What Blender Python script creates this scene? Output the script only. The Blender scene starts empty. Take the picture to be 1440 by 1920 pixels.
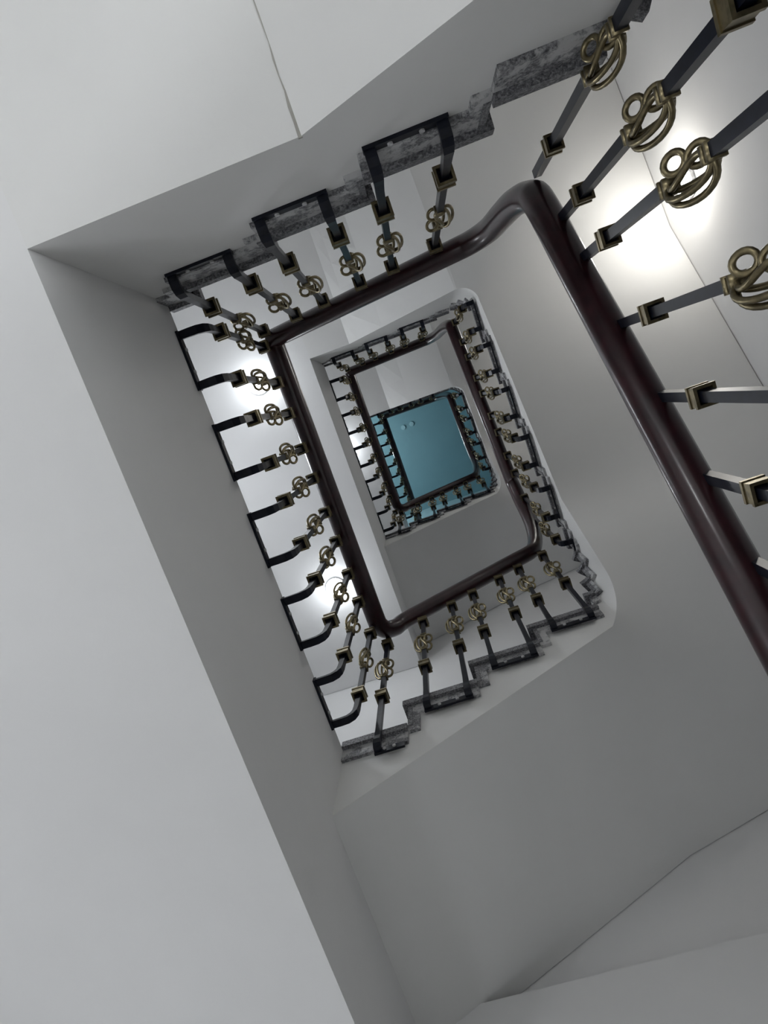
import bpy, bmesh, math, random
from mathutils import Vector, Matrix
random.seed(7)

# ------------------------------------------------------------------ camera
S = bpy.context.scene
COL = S.collection
EYE = 1.36                                    # eye height over the ground floor
R0 = (0.942, 0.333, 0.046); R1 = (-0.320, 0.930, -0.178); R2 = (-0.102, 0.153, 0.983)
cam_d = bpy.data.cameras.new('camera'); cam = bpy.data.objects.new('camera', cam_d); COL.objects.link(cam)
ax = Vector(R0).normalized(); az = -Vector(R2).normalized(); ay = az.cross(ax).normalized(); az = ax.cross(ay)
M = Matrix((ax, ay, az)).transposed().to_4x4(); M.translation = Vector((0, 0, EYE)); cam.matrix_world = M
cam_d.sensor_fit = 'VERTICAL'; cam_d.sensor_height = 24.0; cam_d.lens = 1170.0 * 24.0 / 1920.0
cam_d.clip_start = 0.01; cam_d.clip_end = 100
S.camera = cam

# ------------------------------------------------------------------ world, exposure, lamps
W = bpy.data.worlds.new('world'); S.world = W; W.use_nodes = True
W.node_tree.nodes['Background'].inputs[0].default_value = (0.75, 0.85, 1.0, 1)
W.node_tree.nodes['Background'].inputs[1].default_value = 0.05
S.view_settings.view_transform = 'Standard'; S.view_settings.look = 'None'
S.view_settings.exposure = 0.2; S.view_settings.gamma = 1.0; S.view_settings.use_curve_mapping = False

LAMPS = [  # position (z from the ground floor), wall/ceiling normal, watts, colour, label
    ((-1.01, -0.468, 5.885), (0, 0, -1), 2.1, (0.90, 0.95, 1.0), 'lit white dome lamp on the middle landing ceiling, nearer the top left corner'),
    ((-1.006, 1.13, 5.885), (0, 0, -1), 2.1, (0.90, 0.95, 1.0), 'lit white dome lamp on the middle landing ceiling, glowing through a brass ornament'),
    ((1.62, -0.545, 4.74), (-1, 0, 0), 4.5, (1.0, 0.955, 0.88), 'lit white dome lamp on the right wall beside the nearest handrail'),
    ((1.62, -0.545, 8.04), (-1, 0, 0), 7, (1.0, 0.955, 0.88), 'lit white dome lamp on the right wall above the middle stairs'),
    ((-1.01, 0.3, 8.885), (0, 0, -1), 4, (0.90, 0.95, 1.0), 'lit white dome lamp under the topmost landing'),
    ((-1.80, 0.1, 1.35), (1, 0, 0), 6.8, (0.92, 0.94, 1.0), 'lit white dome lamp on the left wall under the nearest landing'),
    ((-1.15, 1.93, 1.35), (0, -1, 0), 4.4, (0.90, 0.94, 1.0), 'lit white dome lamp on the bottom wall under the nearest landing'),
    ((-0.75, -1.60, 1.25), (0, 1, 0), 7.2, (0.96, 0.98, 1.0), 'added unseen dome lamp on the top wall under the nearest stairs'),  # added out of view to brighten the undersides towards the top wall
    ((1.62, -0.545, 1.44), (-1, 0, 0), 27, (0.94, 0.97, 1.0), 'added unseen dome lamp low on the right wall of the ground storey'),  # extra lamp outside the frame, added to lift the dark left landing edge
    ((-1.80, 0.1, 4.75), (1, 0, 0), 18, (0.90, 0.94, 1.0), 'added unseen dome lamp on the left wall under the middle landing'),  # hidden lamp added so the middle landing's underside is lit evenly
    ((-1.80, 0.1, 8.00), (1, 0, 0), 9, (0.90, 0.94, 1.0), 'added unseen dome lamp on the left wall under the topmost landing'),  # same hidden addition one storey up, for the topmost underside
    ((-1.80, 0.5, 11.3), (1, 0, 0), 50, (0.9, 0.97, 1.0), 'added unseen dome lamp on the left wall of the top storey'),  # unseen lamp put in to light the teal ceiling
]

# ------------------------------------------------------------------ helpers
def tag(o, label=None, cat=None, group=None, kind=None):
    if label: o['label'] = label
    if cat: o['category'] = cat
    if group: o['group'] = group
    if kind: o['kind'] = kind
    return o

def link(name, me, mat=None, parent=None):
    o = bpy.data.objects.new(name, me); COL.objects.link(o)
    if mat and me is not None and not me.materials: me.materials.append(mat)
    if parent: o.parent = parent
    return o

def mesh(name, V, F, smooth=False, fix=True):
    me = bpy.data.meshes.new(name); me.from_pydata([tuple(v) for v in V], [], F)
    if fix:
        b = bmesh.new(); b.from_mesh(me); bmesh.ops.recalc_face_normals(b, faces=b.faces); b.to_mesh(me); b.free()
    if smooth: me.polygons.foreach_set('use_smooth', [True] * len(me.polygons))
    me.update(); return me

class MB:
    def __init__(s): s.V = []; s.F = []
    def add(s, V, F):
        n = len(s.V); s.V += [tuple(v) for v in V]; s.F += [tuple(i + n for i in f) for f in F]
    def box(s, x0, x1, y0, y1, z0, z1):
        s.add([(x0,y0,z0),(x1,y0,z0),(x1,y1,z0),(x0,y1,z0),(x0,y0,z1),(x1,y0,z1),(x1,y1,z1),(x0,y1,z1)],
              [(0,3,2,1),(4,5,6,7),(0,1,5,4),(1,2,6,5),(2,3,7,6),(3,0,4,7)])
    def prism(s, P, z0, z1):
        n = len(P)
        s.add([(p[0],p[1],z0) for p in P] + [(p[0],p[1],z1) for p in P],
              [tuple(range(n))[::-1], tuple(range(n, 2*n))] + [(i, (i+1) % n, n+(i+1) % n, n+i) for i in range(n)])
    def tube(s, P, prof, closed=False):
        """sweep a profile (list of (u,v)) or a function k->profile along points"""
        P = [Vector(p) for p in P]; n = len(P); rings = []
        u = None
        for k in range(n):
            if closed: t = (P[(k+1) % n] - P[k-1]).normalized()
            else: t = (P[min(k+1, n-1)] - P[max(k-1, 0)]).normalized()
            if u is None:
                h = Vector((0,0,1)) if abs(t.z) < .9 else Vector((0,1,0))
                u = t.cross(h).normalized()
            else:
                u = (u - t*u.dot(t)).normalized()
            v = t.cross(u)
            pr = prof(k) if callable(prof) else prof
            rings.append([P[k] + u*a + v*b for a, b in pr])
        m = len(rings[0]); V = [p for r in rings for p in r]; F = []
        for k in range(n if closed else n-1):
            k2 = (k+1) % n
            for j in range(m):
                F.append((k*m+j, k*m+(j+1) % m, k2*m+(j+1) % m, k2*m+j))
        if not closed: F += [tuple(range(m))[::-1], tuple(range((n-1)*m, n*m))]
        s.add(V, F)
    def build(s, name, mat, parent=None, smooth=False):
        return link(name, mesh(name, s.V, s.F, smooth), mat, parent)

def circ(r, n=8, r2=None):
    return [(r*math.cos(2*math.pi*i/n), (r2 or r)*math.sin(2*math.pi*i/n)) for i in range(n)]
def empty(name, loc, rz=0):
    o = bpy.data.objects.new(name, None); COL.objects.link(o); o.location = loc; o.rotation_euler = (0,0,rz)
    o.empty_display_size = .05; return o
def lerp(a, b, t): return a + (b-a)*t
def pw(keys, s):
    if s <= keys[0][0]: return keys[0][1]
    for (a, va), (b, vb) in zip(keys, keys[1:]):
        if s <= b: return lerp(va, vb, (s-a)/(b-a) if b > a else 1)
    return keys[-1][1]

# ------------------------------------------------------------------ materials
def new_mat(name):
    m = bpy.data.materials.new(name); m.use_nodes = True
    nt = m.node_tree; return m, nt, nt.nodes['Principled BSDF']
def ramp(nt, fac, stops):
    r = nt.nodes.new('ShaderNodeValToRGB'); e = r.color_ramp.elements
    while len(e) < len(stops): e.new(.5)
    for i, (p, c) in enumerate(stops): e[i].position = p; e[i].color = (*c, 1)
    nt.links.new(fac, r.inputs[0]); return r.outputs[0]
def noise(nt, scale, detail=4, rough=.55, coord='Object'):
    tc = nt.nodes.new('ShaderNodeNewGeometry'); n = nt.nodes.new('ShaderNodeTexNoise')
    n.inputs['Scale'].default_value = scale; n.inputs['Detail'].default_value = detail; n.inputs['Roughness'].default_value = rough
    nt.links.new(tc.outputs['Position'], n.inputs['Vector']); return n.outputs['Fac']
def bump(nt, b, h, dist, strength=.4):
    n = nt.nodes.new('ShaderNodeBump'); n.inputs['Strength'].default_value = strength; n.inputs['Distance'].default_value = dist
    nt.links.new(h, n.inputs['Height']); nt.links.new(n.outputs[0], b.inputs['Normal'])
def plaster(name, c0, c1, rough=.75):
    m, nt, b = new_mat(name)
    nt.links.new(ramp(nt, noise(nt, 1.6, 6, .6), [(.35, c0), (.65, c1)]), b.inputs['Base Color'])
    b.inputs['Roughness'].default_value = rough; b.inputs['Specular IOR Level'].default_value = .25
    bump(nt, b, noise(nt, 9, 6, .6), .01, .12); return m
PLASTER = plaster('wall plaster', (.77, .77, .765), (.80, .80, .795))
def two_tone():
    m = plaster('wall plaster, teal on the top storey', (.77, .77, .765), (.80, .80, .795)); nt = m.node_tree; b = nt.nodes['Principled BSDF']
    src = b.inputs['Base Color'].links[0].from_socket
    g = nt.nodes.new('ShaderNodeNewGeometry'); sp = nt.nodes.new('ShaderNodeSeparateXYZ'); nt.links.new(g.outputs['Position'], sp.inputs[0])
    gt = nt.nodes.new('ShaderNodeMath'); gt.operation = 'GREATER_THAN'; gt.inputs[1].default_value = 9.62; nt.links.new(sp.outputs['Z'], gt.inputs[0])
    mx = nt.nodes.new('ShaderNodeMix'); mx.data_type = 'RGBA'; nt.links.new(gt.outputs[0], mx.inputs[0]); nt.links.new(src, mx.inputs[6]); mx.inputs[7].default_value = (.34, .48, .52, 1)
    nt.links.new(mx.outputs[2], b.inputs['Base Color']); return m
WALLS = two_tone()
SOFFIT = plaster('stair plaster', (.76, .76, .745), (.79, .79, .775))
TEAL = plaster('teal ceiling paint', (.185, .32, .36), (.20, .34, .38))
def granite(name, smear):
    m, nt, b = new_mat(name)
    sp = ramp(nt, noise(nt, 160, 3, .7), [(.35, (.05, .05, .055)), (.5, (.16, .16, .17)), (.68, (.38, .38, .39))])
    if smear:
        mx = nt.nodes.new('ShaderNodeMix'); mx.data_type = 'RGBA'
        f = ramp(nt, noise(nt, 14, 8, .75), [(.46, (0, 0, 0)), (.54, (1, 1, 1))])
        nt.links.new(f, mx.inputs[0]); nt.links.new(sp, mx.inputs[6]); mx.inputs[7].default_value = (.52, .52, .52, 1)
        nt.links.new(mx.outputs[2], b.inputs['Base Color'])
    else: nt.links.new(sp, b.inputs['Base Color'])
    b.inputs['Roughness'].default_value = .5; return m
FIT = plaster('pale teal fitting', (.30, .46, .50), (.32, .48, .52))
CRACK = plaster('cracked plaster edge', (.30, .29, .26), (.55, .54, .50))
GRANITE = granite('grey granite', False); SMEAR = granite('granite smeared with plaster', True)
def metal(name, col, rough, metallic, coat=0):
    m, nt, b = new_mat(name)
    c2 = tuple(c*.6 for c in col)
    nt.links.new(ramp(nt, noise(nt, 60, 3), [(.35, c2), (.6, col)]), b.inputs['Base Color'])
    b.inputs['Roughness'].default_value = rough; b.inputs['Metallic'].default_value = metallic; b.inputs['Coat Weight'].default_value = coat
    b.inputs['Coat Roughness'].default_value = .12
    if not metallic: b.inputs['Specular IOR Level'].default_value = .24
    return m
BLACK = metal('black painted iron', (.008, .010, .018), .30, 0.0, .0)
BRASS = metal('antique brass', (.27, .225, .13), .32, .9)
BOLT = metal('bolt steel', (.62, .62, .62), .4, 0)
def wood():
    m, nt, b = new_mat('mahogany handrail')
    w = noise(nt, 22, 5)
    nt.links.new(ramp(nt, w, [(.3, (.014, .004, .006)), (.7, (.036, .009, .012))]), b.inputs['Base Color'])
    b.inputs['Roughness'].default_value = .28; b.inputs['Coat Weight'].default_value = .3; b.inputs['Coat Roughness'].default_value = .15
    return m
WOOD = wood()
def emit(name, col, st):
    m, nt, b = new_mat(name)
    b.inputs['Base Color'].default_value = (.9, .9, .9, 1); b.inputs['Emission Color'].default_value = (*col, 1); b.inputs['Emission Strength'].default_value = st
    return m
GLOW = emit('lit lamp glass', (.95, .97, 1.0), 14)
LAMPBASE, _nt, _b = new_mat('white lamp base'); _b.inputs['Base Color'].default_value = (.8, .8, .8, 1)
FLOORM = plaster('floor tile', (.42, .42, .41), (.48, .48, .47), .35)

# ------------------------------------------------------------------ measures (x,y from the camera, z from the ground floor)
XF, XR, YT, YB = -0.60, 0.5237, -0.4964, 1.0011
WL, WR, WT, WB = -1.80, 1.62, -1.60, 1.93
LV = [0.0, 3.30, 6.60, 9.60]                 # ground floor and the three landings
YTL = [None, YT, YT, YT + 0.529]             # top edge of the void under each landing
TOP = 12.5
SLAB = 0.715

# ------------------------------------------------------------------ the setting
def struct(name, bx, mat):
    b = MB(); b.box(*bx); return tag(b.build(name, mat), kind='structure')
struct('floor', (WL-.15, WR+.15, WT-.15, WB+.15, -.15, 0), FLOORM)
struct('ceiling', (WL-.15, WR+.15, WT-.15, WB+.15, TOP, TOP+.15), TEAL)
struct('wall_left', (WL-.15, WL, WT-.15, WB+.15, 0, TOP), WALLS)
struct('wall_right', (WR, WR+.15, WT-.15, WB+.15, 0, TOP), WALLS)
struct('wall_top', (WL, WR, WT-.15, WT, 0, TOP), WALLS)
struct('wall_bottom', (WL, WR, WB, WB+.15, 0, TOP), WALLS)
struct('trim_1', (XF, WR-.002, WB-.07, WB-.002, 0, EYE+1.686), PLASTER)   # thicker lower part of the bottom wall

# ------------------------------------------------------------------ landings
for k, nm in ((1, 'lowest'), (2, 'middle'), (3, 'topmost')):
    z = LV[k]
    ld = empty('landing', (-1.2, 0.2, z))
    tag(ld, {1: 'broad white landing slab nearest the viewer, filling the left of the picture',
             2: 'white middle landing slab with lit lamps underneath, seen past the lowest handrail',
             3: 'white topmost landing slab under the teal ceiling'}[k], 'landing', 'stair landings')
    b = MB(); b.box(WL+.003, XF, WT+.003, WB-.003, z-SLAB, z-.03); o = b.build('slab', PLASTER, ld); o.location = -ld.location
    b = MB(); b.box(WL+.003, XF-.01, WT+.003, WB-.003, z-.03, z); o = b.build('paving', GRANITE, ld); o.location = -ld.location

# ------------------------------------------------------------------ flights
STOREY = ['lowest', 'middle', 'upper']
RB = [EYE+.02, 3.30+1.3466, 6.60+1.3466]      # level of the first full tread of the long right flight
def run(m):
    L, Lt = LV[m], LV[m+1]
    WR_, WB_, WT_ = WR-.004, WB-.004, WT+.004
    xr = XR if m else 0.60
    rc = .10 if m else .05
    yb = YB + .030; yt = YTL[m+1] - .014; xs = xr + .004
    nR = 5 if m < 2 else 3
    gR, rR = .2645, .1615
    yR = .865
    # path keys --------------------------------------------------
    segs = []      # (length, inner fn, outer fn)
    xa, xb = XF, xs-rc
    ya, yc = yb-rc, yt+rc
    def bott(t): return (lerp(xa, xb, t), yb)
    def arc1(t):
        a = math.pi/2*(1-t); return (xs-rc+rc*math.cos(a), yb-rc+rc*math.sin(a))
    def rgt(t): return (xs, lerp(ya, yc, t))
    def arc2(t):
        a = -math.pi/2*t; return (xs-rc+rc*math.cos(a), yt+rc+rc*math.sin(a))
    def topf(t): return (lerp(xs-rc, XF, t), yt)
    yc_o = yc; xo = xs-rc
    def o1(t):
        return (lerp(xb, WR_, t*2), WB_) if t < .5 else (WR_, lerp(WB_, ya, t*2-1))
    def o2(t):
        return (WR_, lerp(yc, WT_, t*2)) if t < .5 else (lerp(WR_, xo, t*2-1), WT_)
    fns = [(bott, lambda t: (lerp(xa, xb, t), WB_)), (arc1, o1), (rgt, lambda t: (WR_, lerp(ya, yc, t))), (arc2, o2), (topf, lambda t: (lerp(xo, XF, t), WT_))]
    def inner(s):
        k = min(int(s), 4); return fns[k][0](s-k)
    def outer(s):
        k = min(int(s), 4); return fns[k][1](s-k)
    sB = lambda x: (x-xa)/(xb-xa)
    sR = lambda y: 2+(y-ya)/(yc-ya)
    sT = lambda x: 4+(x-(xs-rc))/(XF-(xs-rc))
    # steps ------------------------------------------------------
    steps = []     # (s0, s1, z, flight)
    xB = [XF, -.369, -.1075, .154]
    steps.append((0, sB(xB[1]), L, 0))
    for k in range(1, 4):
        steps.append((sB(xB[k]), sB(xB[k+1]) if k < 3 else 1.0, L+.163*k, 0))
    z3 = L+.489; zR9 = RB[m]
    nw = 5
    se = sR(yR)
    for k in range(nw):
        steps.append((lerp(1, se, k/nw), lerp(1, se, (k+1)/nw), lerp(z3, zR9, (k+1)/(nw+1)), 1))
    for k in range(nR):
        s1 = sR(yR-(k+1)*gR); 
        if k == nR-1: s1 = 3.0
        steps.append((sR(yR-k*gR), s1, zR9+rR*k, 1))
    zl = zR9+rR*(nR-1); zd = Lt-.568
    nw = 4
    for k in range(nw):
        steps.append((3+k/nw*.92, 3+(k+1)/nw*.92, lerp(zl, zd, (k+1)/(nw+1)), 1))
    xT = [.3345, .052, -.2305, -.513]
    s0 = 3.92
    for k in range(4):
        steps.append((s0, sT(xT[k]), zd+.142*k, 2)); s0 = sT(xT[k])
    steps.append((s0, 5.0, Lt, 2))
    # soffit -----------------------------------------------------
    zs9 = zR9 - (3.287 - 2.965)                # soffit at y=.865 for m>=1
    def zr(y): return zR9 - .322 + .566*(.865-y)
    if m: zi = [(0, L-.35), (1, L+.30), (1.5, L+.45), (2, L+.62), (sR(.70), zr(.70)), (3, zr(yc))]
    else: zi = [(0, L-.10), (1, L+.30), (2.05, lerp(L+.3, zr(.7), .6)), (sR(.70), zr(.70)), (3, zr(yc))]
    zo = [(0, L-.35 if m else L-.10), (1, L+.17), (1.5, L+.56), (2, zr(ya)-.10), (sR(.5), zr(.5)), (3, zr(yc)), (3.5, lerp(zr(yc), Lt-.98, .45))]
    if m == 0:
        xk = -.04
        zi += [(4, Lt-SLAB-.63*(xb-xk)), (sT(xk), Lt-SLAB), (5, Lt-SLAB)]
        zo += [(4, Lt-SLAB-.63*(xb-xk)), (sT(xk), Lt-SLAB), (5, Lt-SLAB)]
    else:
        xk = -.30
        zi += [(4, Lt-1.42), (sT(xk), Lt-SLAB), (5, Lt-SLAB)]
        zo += [(4, Lt-1.02), (sT(-.04), Lt-SLAB), (5, Lt-SLAB)]
    keys = sorted({k for k, _ in zi} | {k for k, _ in zo} | {1, 2, 3, 4})
    # normals of the whole twisted underside, smoothed, so that the flights meet without a crease
    NV = 6; NS = [lerp(0, 4.0, k/400) for k in range(401)]
    def soff(s, t):
        p, q_ = inner(s), outer(s); return Vector((lerp(p[0], q_[0], t), lerp(p[1], q_[1], t), lerp(pw(zi, s), pw(zo, s), t)))
    NRM = []
    for j in range(NV+1):
        t = j/NV; P = [soff(s, t) for s in NS]; Nn = []; dist = [0]
        for k, s in enumerate(NS):
            u = P[min(k+1, 400)]-P[max(k-1, 0)]; v = soff(s, min(1, t+.02))-soff(s, max(0, t-.02))
            n_ = u.cross(v); n_ = n_.normalized() if n_.length > 1e-12 else Vector((0, 0, -1))
            Nn.append(-n_ if n_.z > 0 else n_)
            if k: dist.append(dist[-1]+(P[k]-P[k-1]).length)
        out = []
        for k in range(401):
            a = Vector((0, 0, 0)); i = k
            lo_, hi_ = dist[k]-.36, dist[k]+.36
            i0 = k
            while i0 > 0 and dist[i0-1] > lo_: i0 -= 1
            i1 = k
            while i1 < 400 and dist[i1+1] < hi_: i1 += 1
            for i in range(i0, i1+1):
                w = math.exp(-((dist[i]-dist[k])/.16)**2)*((dist[min(i+1, 400)]-dist[max(i-1, 0)])/2+1e-6); a += Nn[i]*w
            out.append(a.normalized())
        NRM.append(out)
    def snorm(s, j):
        x = min(max(s/4*400, 0), 400); k = min(int(x), 399); return NRM[j][k].lerp(NRM[j][k+1], x-k).normalized()
    lab = ['%s storey bottom flight of %s granite steps rising from the landing', '%s storey long right flight of granite steps with winding corner steps', '%s storey top flight of granite steps reaching the next landing']
    for f in range(3):
        mine = [s for s in steps if s[3] == f]
        p0 = inner(mine[0][0])
        root = empty('stair_flight', (p0[0], p0[1], mine[0][2]))
        tag(root, ['short flight along the bottom of the well, %s storey, white underside and granite treads',
                   'long flight along the right of the well, %s storey, white underside and winding corner steps',
                   'short flight along the top of the well, %s storey, granite treads smeared with plaster'][f] % STOREY[m], 'stairs', 'stair flights around the well')
        off = -root.location
        # concrete body
        b = MB(); NV = 6; so = []; si = []
        prev = None
        for (s0, s1, z, _) in mine:
            ss = [s0] + [k for k in keys if s0+1e-4 < k < s1-1e-4] + [s1]
            fine = []
            for a, c in zip(ss, ss[1:]):
                n = max(1, int(math.ceil((c-a)/(.06 if (1 <= a < 2.3 or 3 <= a < 4.3) else .3))))
                fine += [lerp(a, c, i/n) for i in range(n)]
            fine.append(s1)
            for a, c in zip(fine, fine[1:]): so.append((a, c, z))
        V = []; F = []
        ring = []
        allS = [so[0][0]] + [c for _, c, _ in so]
        for s in allS:
            pi_, po_ = inner(s), outer(s); a, c = pw(zi, s), pw(zo, s)
            ring.append([(lerp(pi_[0], po_[0], t/NV), lerp(pi_[1], po_[1], t/NV), lerp(a, c, t/NV)) for t in range(NV+1)])
        n = len(ring)
        b.add([v for r in ring for v in r], [(k*(NV+1)+j, k*(NV+1)+j+1, (k+1)*(NV+1)+j+1, (k+1)*(NV+1)+j) for k in range(n-1) for j in range(NV)])
        nsof = len(b.F)
        for a, c, z in so:
            for fn, zz in ((inner, zi), (outer, zo)):
                p, q_ = fn(a), fn(c)
                b.add([(*p, pw(zz, a)), (*q_, pw(zz, c)), (*q_, z-.03), (*p, z-.03)], [(0, 1, 2, 3)])
            p, q_, p2, q2 = inner(a), inner(c), outer(a), outer(c)
            b.add([(*p, z-.03), (*q_, z-.03), (*q2, z-.03), (*p2, z-.03)], [(0, 1, 2, 3)])
        for s, zz in ((so[0][0], so[0][2]), (so[-1][1], so[-1][2])):
            p, p2 = inner(s), outer(s)
            b.add([(*p, pw(zi, s)), (*p2, pw(zo, s)), (*p2, zz-.03), (*p, zz-.03)], [(0, 1, 2, 3)])
        me = mesh('concrete_body', b.V, b.F, False, fix=False)
        if f < 2:
            me.polygons.foreach_set('use_smooth', [True]*len(b.F)); me.update(); cn = []
            for pi2, pl in enumerate(me.polygons):
                nn_ = pl.normal.copy()
                for li in pl.loop_indices:
                    vi = me.loops[li].vertex_index
                    if pi2 < nsof:
                        q_ = snorm(allS[vi//(NV+1)], vi % (NV+1)); q_ = q_ if q_.dot(nn_) > 0 else -q_
                        cn.append(tuple(q_))
                    else: cn.append(tuple(nn_))
            me.normals_split_custom_set(cn)
        o = link('concrete_body', me, SOFFIT, root); o.location = off
        if m == 0 and f == 2:                 # ragged crack where the two ceilings meet
            rnd = random.Random(3); A = []; B2 = []
            for k in range(41):
                y = lerp(yt+.002, WT_, k/40); w = .0008+.0012*rnd.random() if k > 2 else .004
                x = xk+.0015*rnd.uniform(-1, 1); A.append((x-w, y)); B2.append((x+w, y))
            b = MB(); b.prism(A+B2[::-1], Lt-SLAB-.0012, Lt-SLAB+.004); o = b.build('plaster_crack', CRACK, root); o.location = off
        # treads, risers, side strips
        pz = None
        for i, (s0, s1, z, _) in enumerate(mine):
            nn = 1 if (s1 <= 1.001 or s0 >= 3.99) else 4
            if 2.2 < s0 < 2.99: nn = 1
            sl = [lerp(s0, s1, k/nn) for k in range(nn+1)]
            def push(s, d):
                p = inner(s); e = 1e-3; pa, pb = inner(max(0, s-e)), inner(min(5, s+e))
                t = Vector((pb[0]-pa[0], pb[1]-pa[1])).normalized()
                # the void lies to the left of travel in this frame; pick the side nearer the well centre
                nrm = Vector((t.y, -t.x)); c = Vector((0, .25))-Vector(p)
                if nrm.dot(c) < 0: nrm = -nrm
                return Vector(p)+nrm*d, t, nrm
            ins = [push(s, .026)[0] for s in sl]; outs = [Vector(outer(s)) for s in sl]
            t0 = push(s0, 0)[1]
            lip = 0.018 if i or f else 0
            if f == 2 and i == 0: lip = 0.0
            poly = [ins[0]-t0*lip] + ins[1:] + outs[::-1]
            if lip: poly[-1] = outs[0]-t0*lip
            poly = [(min(max(p[0], -9), WR_), min(max(p[1], WT_), WB_)) for p in poly]
            b = MB(); b.prism(poly, z-.032, z); o = b.build('tread', GRANITE, root); o.location = off
            # side strip hanging under the tread edge
            b = MB()
            inn = [push(s, .012)[0] for s in sl]; inb = [push(s, -.004)[0] for s in sl]
            b.prism(inn+inb[::-1], z-(.115 if f == 2 else .090), z-.031)
            prevz = mine[i-1][2] if i else None
            if prevz is not None and (s1-s0) > .05:
                w = .002
                while w < s1-s0 and (Vector(inner(s0+w))-Vector(inner(s0))).length < .04: w += .002
                q0, q1 = push(s0, .0125)[0], push(s0+w, .0125)[0]; r0, r1 = push(s0, -.004)[0], push(s0+w, -.004)[0]
                b.prism([q0, q1, r1, r0], prevz-.03, z-.031)
            o = b.build('edge_strip', SMEAR, root); o.location = off
            if prevz is not None:
                p, p2 = push(s0, .016)[0], Vector(outer(s0))
                d = t0*.016
                b = MB(); b.prism([p, p2] + [(min(q_[0], WR_), min(max(q_[1], WT_), WB_)) for q_ in (p2+d, p+d)], prevz-.002, z-.031); o = b.build('riser', GRANITE, root); o.location = off
    return inner
for m in range(3): run(m)

# ------------------------------------------------------------------ handrails
BXL, BXR = -0.514, 0.455                      # baluster lines
RXL, RXR = -0.488, 0.432                      # rail centre lines
def catmull(P, n=8):
    P = [Vector(p) for p in P]; out = []
    for i in range(len(P)-1):
        p0, p1, p2, p3 = P[max(i-1, 0)], P[i], P[i+1], P[min(i+2, len(P)-1)]
        d = (p2-p1).length; k = max(2, min(n, int(d/.02)+2))
        for j in range(k):
            t = j/k; 
            out.append(.5*((2*p1)+(p2-p0)*t+(2*p0-5*p1+4*p2-p3)*t*t+(3*p1-p0-3*p2+p3)*t**3))
    out.append(P[-1]); return out
RYB = 0.979
def z_bot(m, x): return LV[m]+.805+max(0, .623*(x+.569))
def z_right(m, y): return (EYE+1.56-.69*y) if m == 0 else RB[m]+.683+.61*(.865-y)
def z_top(m, x): return LV[m+1]+.805-max(0, .5*(x+.513))
def rx(m): return .49 if m == 0 else RXR
def rail_pts(m):
    P = []
    yt = YTL[m+1]+.058
    X = rx(m)
    if m:
        yt0 = YTL[m]+.058; z = LV[m]+.805
        P += [(RXL, yt0, z), (RXL, yt0+.06, z)] + [(RXL, lerp(yt0+.06, .88, k/5), z) for k in range(1, 6)]
        P += [(RXL+.004, .925, z+.006), (RXL+.024, .960, z+.025), (RXL+.065, RYB, z+.068)]
        P += [(x, RYB, z_bot(m, x)) for x in (-.38, -.2, 0, .2, .33)]
        za = z_bot(m, .36); zb = z_right(m, .88)
        P += [(.372, RYB-.004, lerp(za, zb, .10)), (.402, RYB-.020, lerp(za, zb, .30)), (.423, RYB-.050, lerp(za, zb, .53)), (X, .885, lerp(za, zb, .74))]
        P += [(X, .82, z_right(m, .82)-.075), (X, .74, z_right(m, .74)-.02), (X, .7, z_right(m, .7))]
    else:
        P += [(X, 1.05, z_right(m, 1.05)), (X, .9, z_right(m, .9)), (X, .7, z_right(m, .7))]
    ye = yt+.07
    P += [(X, lerp(.7, ye, k/5), z_right(m, lerp(.7, ye, k/5))) for k in range(1, 6)]
    zc = z_right(m, ye); xe = X-.13; zt = z_top(m, xe)
    P += [(X-.004, yt+.025, zc+.055), (X-.025, yt+.004, lerp(zc, zt, .30)), (X-.048, yt, lerp(zc, zt, .55)), (X-.075, yt, lerp(zc, zt, .82)), (xe, yt, zt-.005)]
    P += [(lerp(xe-.06, RXL+.04, k/5), yt, z_top(m, lerp(xe-.06, RXL+.04, k/5))) for k in range(6)]
    P += [(RXL, yt, z_top(m, RXL))]
    return P
PROF = [(.044*math.cos(a)*(1 if math.sin(a) > -.6 else .98), .040*math.sin(a)) for a in [2*math.pi*i/16 for i in range(16)]]
for m in range(3):
    b = MB(); b.tube(catmull(rail_pts(m)), PROF)
    o = b.build('handrail', WOOD, None, True)
    tag(o, ['thick dark red wooden handrail nearest the viewer, crossing the right side of the picture',
            'dark red wooden handrail winding round the middle of the well',
            'dark red wooden handrail winding round the upper storey, seen small near the centre'][m], 'handrail', 'wooden handrails of the well')
b = MB(); y0 = YTL[3]+.058; b.tube([(RXL, y0, LV[3]+.805), (RXL, .8, LV[3]+.805), (RXL, WB, LV[3]+.805)], PROF)
tag(b.build('handrail', WOOD, None, True), 'short straight handrail along the topmost landing under the teal ceiling', 'handrail', 'wooden handrails of the well')

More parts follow.
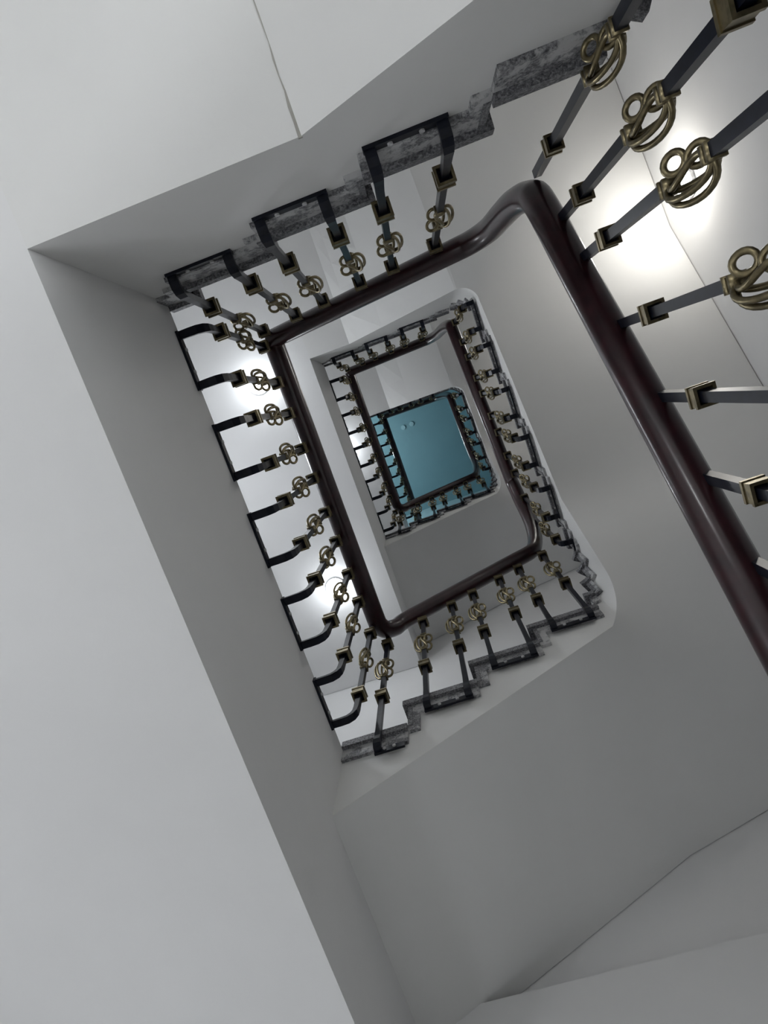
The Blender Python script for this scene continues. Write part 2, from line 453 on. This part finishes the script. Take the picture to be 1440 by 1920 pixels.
# ------------------------------------------------------------------ balusters
def ornament_mesh(r, lr=1.0, k=.30):
    """two loops on the uphill side (-x here), nested arcs on the other, socket at both ends; y = into the well, z = up"""
    b = MB(); c = circ(r, 8); TAU = 2*math.pi
    for sz in (-1, 1):                        # the two curled loops, leaning over
        b.tube([(-.021*(.4+.6*lr)-.0205*lr*math.cos(TAU*i/18)-.004*sz, sz*.009+.013*lr*math.sin(TAU*i/18), sz*.026*(.3+.7*lr)+.022*lr*math.sin(TAU*i/18)) for i in range(18)], c, True)
    for bulge, y, h in ((.047, .000, .072), (.033, .012, .070), (.020, -.010, .070)):
        P = []
        for i in range(17):
            a = math.pi*i/16; z = -h*math.cos(a)
            P.append((bulge*math.sin(a), y*math.sin(a)+k*z*math.sin(a), z))
        b.tube(P, c)
    b.tube([(-.012*math.sin(TAU*i/14), .010*math.sin(math.pi*i/14)+.3*lerp(-.07, .07, i/14)*math.sin(math.pi*i/14), lerp(-.072, .072, i/14)) for i in range(15)], c)
    for sz in (-1, 1):
        for w, z0, z1 in ((.0140, .066, .074), (.0118, .074, .084), (.0146, .084, .091)):
            b.box(-w, w, -w, w, min(sz*z0, sz*z1), max(sz*z0, sz*z1))
    return mesh('ornament', b.V, b.F, True)
def collar_mesh():
    b = MB(); w, t = .0235, .006
    for z0, z1, e in ((-.021, -.012, .0015), (-.012, .012, -.001), (.012, .021, .0015)):
        ww = w+e
        b.box(-ww, ww, -ww, -w+t, z0, z1); b.box(-ww, ww, w-t, ww, z0, z1)
        b.box(-ww, -w+t, -w+t, w-t, z0, z1); b.box(w-t, ww, -w+t, w-t, z0, z1)
    return mesh('collar', b.V, b.F)
def collar_shade_mesh():
    b = MB(); b.box(-.0174, .0174, -.0174, .0174, -.004, .006); return mesh('collar_shade', b.V, b.F)
def bolt_mesh():
    b = MB(); n = 8
    b.prism(circ(.006, n), 0, .005); return mesh('bolt', b.V, b.F)
ORN = ornament_mesh(.0052, .84); ORN.materials.append(BRASS)
ORN_NEAR = ornament_mesh(.0058, .78); ORN_NEAR.materials.append(BRASS)
COLR = collar_mesh(); COLR.materials.append(BRASS)
COLLAR_SHADE = collar_shade_mesh(); COLLAR_SHADE.materials.append(BLACK)
BLT = bolt_mesh(); BLT.materials.append(BOLT)

def baluster(root, dx, D, ztop, du, do, dl, sc):
    """local frame of the pair: x = travel along the edge, y = into the well, z = up; the arm leaves the plate at (dx,0,0)"""
    top = ztop; b = MB(); w = .0100*sc
    path = [(0, 0), (D*.35, .0), (D*.66, .003), (D*.86, .015), (D*.96, .034), (D, .060), (D, .105)]
    P = [(dx, .006+n*.94 if n < D else D, z) for n, z in path]
    def prof(k):
        ww = [.0135, .0140, .0140, .0138, .0125, .0115, .0100][k]*sc; h = [.006, .006, .007, .008, .009, .0095, .010][k]*sc
        return [(-ww, -h), (ww, -h), (ww, h), (-ww, h)]
    b.tube(P, prof)
    k = min(sc, 1); lo, hi = top-do-.087*k, top-do+.087*k
    b.box(dx-w, dx+w, D-w, D+w, .105, lo)
    bar = b.build('baluster', BLACK, root)
    b = MB(); b.box(dx-w, dx+w, D-w, D+w, hi, top+.012); b.build('upper_bar', BLACK, bar)
    for z, nm, me in ((top-dl, 'collar', COLR), (top-du, 'collar', COLR), (top-do, 'ornament', ORN_NEAR if sc > 1 else ORN)):
        o = link(nm, me, None, bar); o.location = (dx, D, z); k = sc if sc < 1 else (.97 if nm == 'ornament' else .84); o.scale = (k, k, k)
    for z in (top-dl, top-du):                 # black block standing in for the shade inside the two hollow collars
        o = link('collar_shade_block', COLLAR_SHADE, None, bar); o.location = (dx, D, z); k = sc if sc < 1 else .84; o.scale = (k, k, k)

def pair(p, t, n, dxs, D, tops, label, group, ds, plate=None, sc=.92):
    rz = math.atan2(t[1], t[0])
    # local y must point into the well: mirror-free frames only, so travel may be reversed
    tv, nv = Vector((*t, 0)), Vector((*n, 0))
    flip = Vector((0,0,1)).cross(tv).dot(nv) < 0
    if flip: rz += math.pi; dxs = [-d for d in dxs]
    name = 'baluster_pair' if len(dxs) > 1 else 'single_baluster'
    root = empty(name, p, rz); tag(root, label, 'baluster', group)
    a, c = (min(dxs), max(dxs)) if plate is None else (min(plate) if not flip else -max(plate), max(plate) if not flip else -min(plate))
    b = MB(); b.box(a-.014, c+.014, 0, .008, -.013, .013); pl = b.build('mounting_plate', BLACK, root)
    for s in (.28, .72):
        o = link('bolt', BLT, None, pl); o.location = (lerp(a, c, s), .0075, 0); o.rotation_euler = (-math.pi/2, 0, 0)
    for dx, tp in zip(dxs, tops):
        baluster(root, dx, D, tp, *ds, sc)
    return root

ORD = ['first', 'second', 'third', 'fourth', 'fifth', 'sixth', 'seventh']
DS = (.072, .362, .655)                       # collar, ornament, collar: distances under the rail
DSR = (.10, .48, .74)
def side_label(m, side, i, n):
    st = {'left': {1: 'nearest', 2: 'middle', 3: 'topmost'}, 'bottom': {1: 'nearest', 2: 'upper'},
          'right': {0: 'nearest', 1: 'middle', 2: 'upper'}, 'top': {0: 'nearest', 1: 'middle', 2: 'topmost'}}[side][m]
    return {'left': 'black baluster pair with brass knots on the %s landing edge, %s from its top corner',
            'bottom': 'black baluster pair with brass knots on the %s bottom flight, %s pair up',
            'right': 'black baluster pair with brass knots on the %s right flight, %s pair up',
            'top': 'black baluster pair with brass knots on the %s top flight, %s below the landing'}[side] % (st, ORD[i])

RH = .040
for m in (1, 2, 3):                            # landing edges on the left
    y0 = {1: -.4058, 2: -.3539, 3: -.3539+.50}[m]
    for k in range(5 if m < 3 else 6):
        ys = y0+.2902*k
        pair((XF, ys, LV[m]-.05), (0, 1), (1, 0), [0, .155 if m < 3 else .145], BXL-XF, [LV[m]+.805-RH-(LV[m]-.05)]*2,
             side_label(m, 'left', k, 5), 'baluster pairs on the landing edges', DS)
for m in (1, 2):                               # bottom flights
    px = XF+.135
    pair((px, YB+.016, LV[m]-.115), (1, 0), (0, -1), [0], .02, [z_bot(m, px)-RH-(LV[m]-.115)], 'single black baluster with a short foot plate at the start of the %s bottom flight' % ('nearest', 'upper')[m-1],
         'single balusters', (.10, .36, .60), plate=(0, .075))
    for k in range(3):
        x = XF+.2308+.0763+.2617*k; zb = LV[m]+.163*(k+1)-.10
        pair((x, YB+.016, zb), (1, 0), (0, -1), [0, .1485], .02, [z_bot(m, x+d)-RH-zb for d in (0, .1485)], side_label(m, 'bottom', k, 3), 'baluster pairs on the bottom flights', (.062, .32, .56))
for m in (0, 1, 2):                            # right flights
    if m == 0:
        ys = [(.94, .79), (.66, .508), (.346, .174), (-.002, -.186), (-.307, -.458)]
        for k, (a, c) in enumerate(ys):
            zb = z_right(0, (a+c)/2)-1.10
            pair((.604, a, zb), (0, -1), (-1, 0), [0, a-c], 0.604-.512, [z_right(0, y)-RH-zb for y in (a, c)], side_label(0, 'right', k, 5), 'baluster pairs on the right flights', (.185, .59, .88), sc=1.04)
    else:
        n = 5 if m == 1 else 3
        for k in range(n):
            a = .649+.1533-.2645*k; zb = RB[m]+.1615*k-.11
            pair((XR-.010, a, zb), (0, -1), (-1, 0), [0, .1533], XR-.010-BXR, [z_right(m, a-d)-RH-zb for d in (0, .1533)], side_label(m, 'right', k, n), 'baluster pairs on the right flights', DSR)
        zb = RB[m]-.1615-.11
        pair((XR-.010, .905, zb), (0, -1), (-1, 0), [0], XR-.010-BXR, [z_right(m, .905)-.03-RH-zb], 'single black baluster at the lower corner of the %s right flight' % ('middle', 'upper')[m-1], 'single balusters', DSR, plate=(-.05, 0))
for m in (0, 1, 2):                            # top flights
    for k in range(3):
        x = XF+.1138+.2825*k; zb = LV[m+1]-.142*k-.27
        pair((x+.1558, YTL[m+1]-.014, zb), (-1, 0), (0, 1), [0, .1558], .05, [z_top(m, x+d)-RH-zb for d in (.1558, 0)], side_label(m, 'top', k, 3), 'baluster pairs on the top flights', (.085, .41, .75))

# ------------------------------------------------------------------ lamps
for (p, n, watts, col, label) in LAMPS:
    root = empty('dome_lamp', p); n = Vector(n); root.rotation_euler = n.to_track_quat('Z', 'Y').to_euler()
    tag(root, label, 'lamp', 'dome lamps')
    b = MB(); b.prism(circ(.075, 20), 0, .018); b.build('base', LAMPBASE, root)
    b = MB(); V = []; F = []; N = 20; K = 6
    for k in range(K+1):
        a = math.pi/2*k/K
        V += [(.066*math.cos(a)*math.cos(2*math.pi*j/N), .066*math.cos(a)*math.sin(2*math.pi*j/N), .016+.045*math.sin(a)) for j in range(N)]
    F = [(k*N+j, k*N+(j+1) % N, (k+1)*N+(j+1) % N, (k+1)*N+j) for k in range(K) for j in range(N)]
    b.add(V, F); b.build('dome', GLOW, root, True)
    ld = bpy.data.lights.new('bulb', 'POINT'); ld.energy = watts; ld.color = col; ld.shadow_soft_size = .06
    lo = bpy.data.objects.new('bulb', ld); COL.objects.link(lo); lo.parent = root; lo.location = (0, 0, .13)
# small fittings on the teal ceiling
for x, y, lab in ((-.33, .41, 'small pale round fitting on the teal ceiling, left of two'), (-.17, .40, 'small pale round fitting on the teal ceiling, right of two')):
    b = MB(); b.prism([(x+.04*c, y+.04*s) for c, s in circ(1, 16)], TOP-.02, TOP)
    tag(b.build('ceiling_fitting', FIT), lab, 'ceiling fitting', 'fittings on the teal ceiling')
